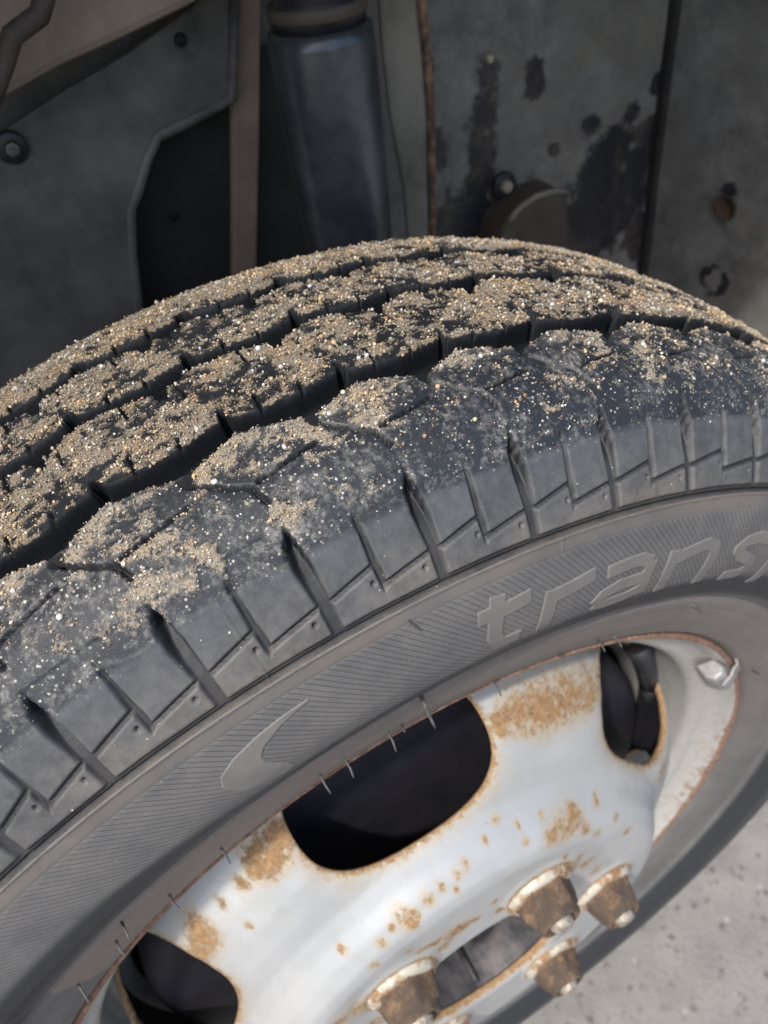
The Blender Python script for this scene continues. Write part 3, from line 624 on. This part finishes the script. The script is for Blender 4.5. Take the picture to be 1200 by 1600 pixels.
# valve stem and balance weight
vs = link('valve_stem', tube_mesh('valve_stem', [(-.036, .146, .090), (-.033, .149, .080), (-.030, .1515, .066), (-.028, .1535, .052)], [.0080, .0068, .0060, .0054], 20), MAT['black'], rim)
vc = link('valve_cap', tube_mesh('valve_cap', [(-.0282, .1534, .053), (-.027, .1548, .040), (-.0268, .155, .0385)], [.0050, .0046, .0036], 16), MAT['black'], rim)
def ring_block(name, prof, a0, a1, n):
    bm = bmesh.new(); rings = []
    for i in range(n + 1):
        t = RAD(a0 + (a1 - a0) * i / n); k_ = 1 - .25 * abs(2 * i / n - 1) ** 4
        cx_ = sum(a for a, b in prof) / len(prof); cr_ = sum(b for a, b in prof) / len(prof)
        rings.append([bm.verts.new((cx_ + (a - cx_) * k_, (cr_ + (b - cr_) * k_) * math.sin(t), (cr_ + (b - cr_) * k_) * math.cos(t))) for a, b in prof])
    m_ = len(prof)
    for i in range(n):
        for k in range(m_): bm.faces.new((rings[i][k], rings[i][(k + 1) % m_], rings[i + 1][(k + 1) % m_], rings[i + 1][k]))
    bm.faces.new(rings[0]); bm.faces.new(rings[-1]); return bm_mesh(name, bm)
bw = bevel(link('balance_weight', ring_block('balance_weight', [(-.006, .1945), (.0015, .1955), (.0052, .1925), (.0048, .1860), (-.001, .1825), (-.010, .1840)], 60.5, 66.5, 8), MAT['zinc'], rim), .001)
bc = link('weight_clip', mesh_np('weight_clip', *(lambda T, S: (np.stack([[a[0], a[1] * math.sin(t), a[1] * math.cos(t)] for a in S for t in T]), grid_faces(len(S), len(T))))(np.radians(np.linspace(62.0, 64.4, 6)), [(-.0022, .2012), (.0012, .2013), (.0030, .2000), (.0034, .1975), (.0052, .1935), (.0060, .187)]), False), MAT['zinc'], rim)
m = bc.modifiers.new('s', 'SOLIDIFY'); m.thickness = .0012; m.offset = -1
# stub axle so that the wheel is carried by something
ax = link('axle_shaft', revolve('axle_shaft', [(-.12, .001), (-.12, .045), (-.18, .042), (-.2, .03), (-.2, .001)], 48), MAT['drum'], wheel)

# ------------------------------------------------------------ sand grains
def grain_mesh(name, pos, size, nrm, colr):
    n = len(pos); base = np.array([(1, 0, 0), (-1, 0, 0), (0, 1, 0), (0, -1, 0), (0, 0, 1), (0, 0, -1)], float)
    fc = np.array([(0, 2, 4), (2, 1, 4), (1, 3, 4), (3, 0, 4), (2, 0, 5), (1, 2, 5), (3, 1, 5), (0, 3, 5)])
    qn = rng.normal(size=(n, 4)); qn /= np.linalg.norm(qn, axis=1)[:, None]; a, b, c, d = qn.T
    Rq = np.stack([1 - 2 * (c * c + d * d), 2 * (b * c - a * d), 2 * (b * d + a * c), 2 * (b * c + a * d), 1 - 2 * (b * b + d * d), 2 * (c * d - a * b), 2 * (b * d - a * c), 2 * (c * d + a * b), 1 - 2 * (b * b + c * c)], 1).reshape(n, 3, 3)
    sc3 = rng.uniform(.65, 1.25, (n, 1, 3)) * size[:, None, None]
    v = (base[None] * rng.uniform(.75, 1.2, (n, 6, 1))) * sc3
    v = np.einsum('nij,nkj->nki', Rq, v) + (pos + nrm * size[:, None] * .35)[:, None, :]
    return mesh_np(name, v.reshape(-1, 3), (fc[None] + 6 * np.arange(n)[:, None, None]).reshape(-1, 3), False, dict(grain=np.repeat(colr, 6, 0)))
def sample(n, x_lo, x_hi, keep_fn):
    th = rng.uniform(RAD(-38), RAD(62), n); i0 = np.argmax(bx < x_hi); i1 = len(bx) - np.argmax(bx[::-1] > x_lo)
    ri = rng.uniform(i0, i1 - 1, n)
    ri = np.interp(rng.uniform(rows[i0], rows[i1 - 1], n), rows, np.arange(NR)); r0 = ri.astype(int).clip(0, NR - 2)
    cj = np.searchsorted(thc[:int((RAD(64) - RAD(-40)) / dn)], th).clip(0, NC - 1)
    hh = h[r0, cj]; sv = sand[r0, cj]; k = keep_fn(r0, cj, hh, sv, rng.random(n))
    r0, cj, hh, sv, th = r0[k], cj[k], hh[k], sv[k], th[k]
    return r0, cj, hh, sv, th
def place(r0, hh, th, lift):
    r = br[r0] + nrn[r0] * (hh + lift) / 1000; x = bx[r0] + nxn[r0] * (hh + lift) / 1000
    return np.stack([x, r * np.sin(th), r * np.cos(th)], 1), np.stack([nxn[r0], nrn[r0] * np.sin(th), nrn[r0] * np.cos(th)], 1)
pal = 1.12 * np.array([(.40, .33, .235), (.48, .41, .30), (.33, .275, .20), (.58, .52, .42), (.68, .63, .53), (.30, .27, .23), (.24, .20, .15), (.52, .35, .20), (.40, .26, .15), (.45, .44, .42)])
def colours(n, wts):
    c = pal[rng.choice(len(pal), n, p=np.array(wts) / sum(wts))]; return np.clip(c * rng.uniform(.55, 1.3, (n, 1)), 0, .62)
def patchy(p):
    a = np.arctan2(p[:, 1], p[:, 2]) * 323; x = p[:, 0] * 1000; t = fbm(a * .12 + 3, x * .14 + 8, 3); u = fbm(a * .35 + 13, x * .35 + 28, 3)
    w_ = sstep(.38, .66, t)[:, None]; return ((1 - w_) * np.array([.86, .86, .90]) + w_ * np.array([1.12, 1.0, .84])) * (.72 + .56 * u[:, None])
# fine sand
r0, cj, hh, sv, th = sample(300000, -.128, -.002, lambda r, c, h_, s_, u: (u < sstep(.26, .62, s_) * .6 + .03 * sstep(-.3, .3, s_)) & (h_ > -1.5))
p, nn_ = place(r0, hh, th, rng.uniform(0, .25, len(r0)))
o = link('sand', grain_mesh('sand', p, rng.uniform(.10, .27, len(r0)) / 1000, nn_, colours(len(r0), [5, 4, 4, 3, 1.2, 1.5, 2.5, .8, .6, 1]) * patchy(p)), MAT['sand'])
tag(o, 'tan sand caked over the tyre tread ribs', 'sand', kind='stuff')
# coarse grains
r0, cj, hh, sv, th = sample(150000, -.128, -.004, lambda r, c, h_, s_, u: (u < sstep(.30, .66, s_) * .34 + .012) & (h_ > -1.0))
p, nn_ = place(r0, hh, th, rng.uniform(.05, .8, len(r0)) * sstep(.45, .8, sv))
o = link('coarse_sand', grain_mesh('coarse_sand', p, (.22 + .46 * rng.random(len(r0)) ** 3.2) / 1000, nn_, colours(len(r0), [4, 4, 3, 4, 2, 2, 2.4, 1.0, .6, 1.5]) * patchy(p)), MAT['sand'])
tag(o, 'coarser pale and orange grit lying on the tyre tread', 'grit', kind='stuff')
# pale specks scattered over the scuffed shoulder
r0, cj, hh, sv, th = sample(150000, -.036, .016, lambda r, c, h_, s_, u: (br[r] > .284) & (u < .15 * sstep(.300, .3135, br[r]) * (.01 + 1.1 * sstep(.42, .62, fbm(thc[c] * 110, bx[r] * 340, 5, .65))) + .0018) & (h_ > -1.3))
p, nn_ = place(r0, hh, th, np.zeros(len(r0)))
o = link('grit_specks', grain_mesh('grit_specks', p, (.09 + .34 * rng.random(len(r0)) ** 4) / 1000, nn_, colours(len(r0), [1, 2, .5, 4, 7, .6, .3, .2, .2, 2])), MAT['sand'])
tag(o, 'loose white specks of grit scattered over the outer tyre shoulder', 'grit', kind='stuff')
for nm, n_, lo, hi, lb in (('pebble', 90, .7, 1.15, None),):
    r0, cj, hh, sv, th = sample(2600, -.125, -.006, lambda r, c, h_, s_, u: (u < .10 * sstep(.1, .5, s_) + .012) & (h_ > -.9))
    p, nn_ = place(r0, hh, th, np.full(len(r0), .25))
    def pebbles():
        bm = bmesh.new(); bmesh.ops.create_icosphere(bm, subdivisions=1, radius=1); v = np.array([x.co[:] for x in bm.verts]); f = np.array([[x.index for x in g_.verts] for g_ in bm.faces]); bm.free()
        n = len(p); s3 = rng.uniform(.5, 1.0, (n, 1, 1)) * rng.uniform(.7, 1.15, (n, 1, 3)) / 1000
        vv = v[None] * rng.uniform(.88, 1.1, (n, len(v), 1)) * s3 + p[:, None, :]
        c = pal[rng.choice([3, 4, 7, 8, 1, 9, 4], n)] * rng.uniform(.8, 1.25, (n, 1))
        return mesh_np('pebbles', vv.reshape(-1, 3), (f[None] + len(v) * np.arange(n)[:, None, None]).reshape(-1, 3), True, dict(grain=np.repeat(np.clip(c, 0, .62), len(v), 0)))
    o = link('gravel_bits', pebbles(), MAT['sand']); tag(o, 'scattered tiny rounded stones in white and rust orange on the tread', 'gravel', kind='stuff')

# ------------------------------------------------------------ vehicle body around the wheel
van = empty('van_body', (-.3, .1, .5))
tag(van, 'dark mud-stained wheel arch and body of the van behind the tyre', 'van')
mm = lambda L: [(a / 1000, b / 1000) for a, b in L]
# back wall (inner fender) with stains
def liner(name, p00, p10, p01, nu, nv, stains, fn=None):
    u, v = np.meshgrid(np.linspace(0, 1, nu), np.linspace(0, 1, nv)); p00, p10, p01 = map(np.array, (p00, p10, p01))
    Vv = (p00 + u[..., None] * (p10 - p00) + v[..., None] * (p01 - p00)).reshape(-1, 3)
    bmp = (fbm(Vv[:, 1] * 14, Vv[:, 2] * 14, 3) - .5) * .012; Vv[:, 0] += bmp
    st = np.zeros(len(Vv))
    for y, z, s_ in stains: st = np.maximum(st, .8 * np.exp(-.5 * ((Vv[:, 1] * 1000 - y) ** 2 + (Vv[:, 2] * 1000 - z) ** 2) / s_ ** 2))
    if fn is not None: st = np.maximum(st, fn(Vv))
    o = link(name, mesh_np(name, Vv, grid_faces(nv, nu), True, dict(stain=st)), MAT['liner'], van); return o
ST = [(346,232,9),(373,201,22),(388,230,8),(412,246,8),(409,215,12),(400,180,22),(356,186,22),(390,160,24),(372,150,24),(337,168,20),(312,172,16),(288,185,20),(257,291,10),(253,264,12),(250,240,12),(243,215,16),(221,200,20),(293,283,7),(294,272,7),(316,224,5),(242,190,20),(409,132,20),(350,150,30),(300,130,40),(215,250,12),(420,100,10),(210,300,10)]
o = liner('inner_fender', (-.34, -.35, -.18), (-.34, .418, -.18), (-.34, -.35, .60), 160, 160, ST)
m = o.modifiers.new('s', 'SOLIDIFY'); m.thickness = .003
o = liner('arch_liner', (-.336, .416, -.18), (-.06, .456, -.18), (-.336, .416, .60), 60, 120, [], lambda v: np.maximum(.8 * np.exp(-.5 * ((v[:, 0] + .271) ** 2 + (v[:, 2] - .182) ** 2) / .007 ** 2), .75 * np.exp(-.5 * ((np.hypot(v[:, 0] + .268, v[:, 2] - .108) - .011) / .003) ** 2))); o['label'] = 'greyer liner panel on the right of the arch'
m = o.modifiers.new('s', 'SOLIDIFY'); m.thickness = .003
o = link('liner_seam', box_mesh('liner_seam', (-.341, .411, -.10), (-.334, .417, .58)), MAT['dkpanel'], van)
link('front_closing_panel', box_mesh('front_closing_panel', (-.34, -.56, -.16), (-.05, -.55, .60)), MAT['dkpanel'], van)
link('arch_roof', box_mesh('arch_roof', (-.36, -.56, .585), (-.052, .47, .60)), MAT['dkpanel'], van)
# outer skin with the arch opening
def skin():
    bm = bmesh.new(); V0 = []; V1 = []; n = 40
    for i in range(n + 1):
        a = PI * (-.5 + i / n); y, z = .02 + .475 * math.sin(a), .0 + .585 * math.cos(a) ** .75 if math.cos(a) > 0 else 0
        V0.append(bm.verts.new((-.05, y, z))); V1.append(bm.verts.new((-.045, .02 + .95 * math.sin(a), max(z, .0) + .3)))
    for i in range(n): bm.faces.new((V0[i], V0[i + 1], V1[i + 1], V1[i]))
    return bm_mesh('outer_fender', bm, True)
o = link('outer_fender', skin(), MAT['body'], van); m = o.modifiers.new('s', 'SOLIDIFY'); m.thickness = .004
# left panels
pl_ = lambda nm, X_, pts, th, mt, bv=.002: bevel(link(nm, plate_mesh(nm, X_, mm(pts), th), MAT[mt], van), bv)
o = pl_('support_panel', -.30, [(-65,337),(-45,341),(-10,351),(25,359),(62,371),(88,387),(70,326),(47,322),(27,319),(19,310),(9,296),(2,288),(-7,265),(-22,203),(-88,150),(-165,150)], .004, 'panel')
o['label'] = 'blue-grey dusty panel with a bolt on the left of the arch'
edge = [(88,382),(71,327),(47,323),(27,320),(18,311),(8,297),(1,289),(-7,266),(-20,210)]
link('panel_lip', tube_mesh('panel_lip', [(-.301, y / 1000, z / 1000) for y, z in edge], .0032, 8), MAT['panel'], van)
o = pl_('frame_rail', -.27, [(-90,355),(-63,358),(-41,359),(-10,366),(18,370),(53,376),(76,381),(84,420),(-110,430)], .05, 'brown', .004); o['label'] = 'brown frame rail across the top left of the arch'
link('hose', tube_mesh('hose', [(-.25, -.004, .400), (-.25, -.013, .389), (-.25, -.026, .3845), (-.25, -.0335, .376), (-.25, -.043, .366), (-.25, -.052, .36)], .0042, 14), MAT['dkbrown'], van)
o = pl_('deep_panel', -.36 + .03, [(-30, 330), (60, 345), (145, 335), (145, 120), (-60, 120)], .003, 'dkpanel')
def bolt(X_, y, z, r, washer=True, hm='bolt', wm='black'):
    if washer: o = link('bolt_washer', revolve('bolt_washer', [(X_ - .002, r * 1.45), (X_ + .0015, r * 1.45), (X_ + .0022, r * 1.2), (X_ + .0022, .0002)], 32), MAT[wm], van); 
    else: o = None
    b = link('bolt', cone('bolt', X_, X_ + .006, r * .85, r * .7, 6, False, .3), MAT[hm], van)
    b.location = Vector(b.location) + Vector((0, y, z))
    if o: o.location = Vector(o.location) + Vector((0, y, z))
    bevel(b, .0008)
bolt(-.298, -.043, .334, .0052); bolt(-.333, .252, .301, .004, False, 'boltp'); bolt(-.333, .265, .215, .0065, True, 'boltp')
for X_, y, z, r in ((-.2992, .052, .359, .0032), (-.3285, .027, .268, .0028)):
    o = link('rivet_hole', revolve('rivet_hole', [(X_ - .001, r), (X_ + .0012, r * .98), (X_ + .0012, .0001)], 20), MAT['drum'], van); o.location = Vector(o.location) + Vector((0, y, z))
o = pl_('upright_strip', -.31, [(93,393),(108,390),(86,307),(52,187),(36,187),(70,311)], .006, 'striprust'); o['label'] = 'narrow brown upright with faint rust left of the shock absorber'
o = pl_('upright_plate', -.28, [(155,384),(176,380),(176,353),(177,323),(177,296),(171,203),(155,209),(157,258),(153,303),(153,341)], .004, 'olive')
o['label'] = 'upright plate with a rusty edge right of the shock absorber'
link('rusty_edge', tube_mesh('rusty_edge', [(-.2795, y / 1000, z / 1000) for y, z in ((178,392),(178,353),(179,323),(179,296),(175,245),(172,205))], .0026, 8), m_rust('edge_rust', .8), van)
link('bracket_edge', tube_mesh('bracket_edge', [(-.309, y / 1000, z / 1000) for y, z in ((252, 200), (262, 207), (276, 211), (292, 210), (304, 206))], .0022, 8), MAT['olive'], van)
o = pl_('lower_bracket', -.31, [(250,198),(262,206),(276,210),(290,209),(305,205),(312,143),(236,160)], .03, 'dkbrown', .003); o['label'] = 'small brown bracket low on the inner fender'
o = link('rust_hole', revolve('rust_hole', [(0.0012, .0095), (.0018, .0088), (.0006, .0078), (-.004, .006), (-.005, .0001)], 28), m_rust('hole_rust', .28), van); o.location = Vector(o.location) + Vector((-.2655, .4205, .172)); o.rotation_euler = (0, 0, RAD(-81.7))
# ------------------------------------------------------------ shock absorber
sa = empty('shock_absorber', (-.23, .097, .50)); tag(sa, 'black shock absorber tube standing behind the tyre', 'shock absorber')
top_ = Vector((-.23, .0985, .372)); bot = Vector((-.23, .0935, .16)); dv = bot - top_
lp = lambda t: top_ + dv * t
link('strut_tube', tube_mesh('strut_tube', [lp(t) for t in (.03, .035, .06, .15, .3, .45, .6, .8, 1.0)], [.0195, .0235, .0243, .0243, .0240, .0232, .0222, .0215, .0215], 64), MAT['strut'], sa)
link('strut_cap', tube_mesh('strut_cap', [lp(t) for t in (-.35, -.02, -.015, .03)], [.0185, .0185, .0215, .0215], 48), MAT['black'], sa)
link('strut_ring', tube_mesh('strut_ring', [lp(t) for t in (-.012, -.005, .01, .016)], [.0214, .0224, .0224, .0214], 48), MAT['dkbrown'], sa)
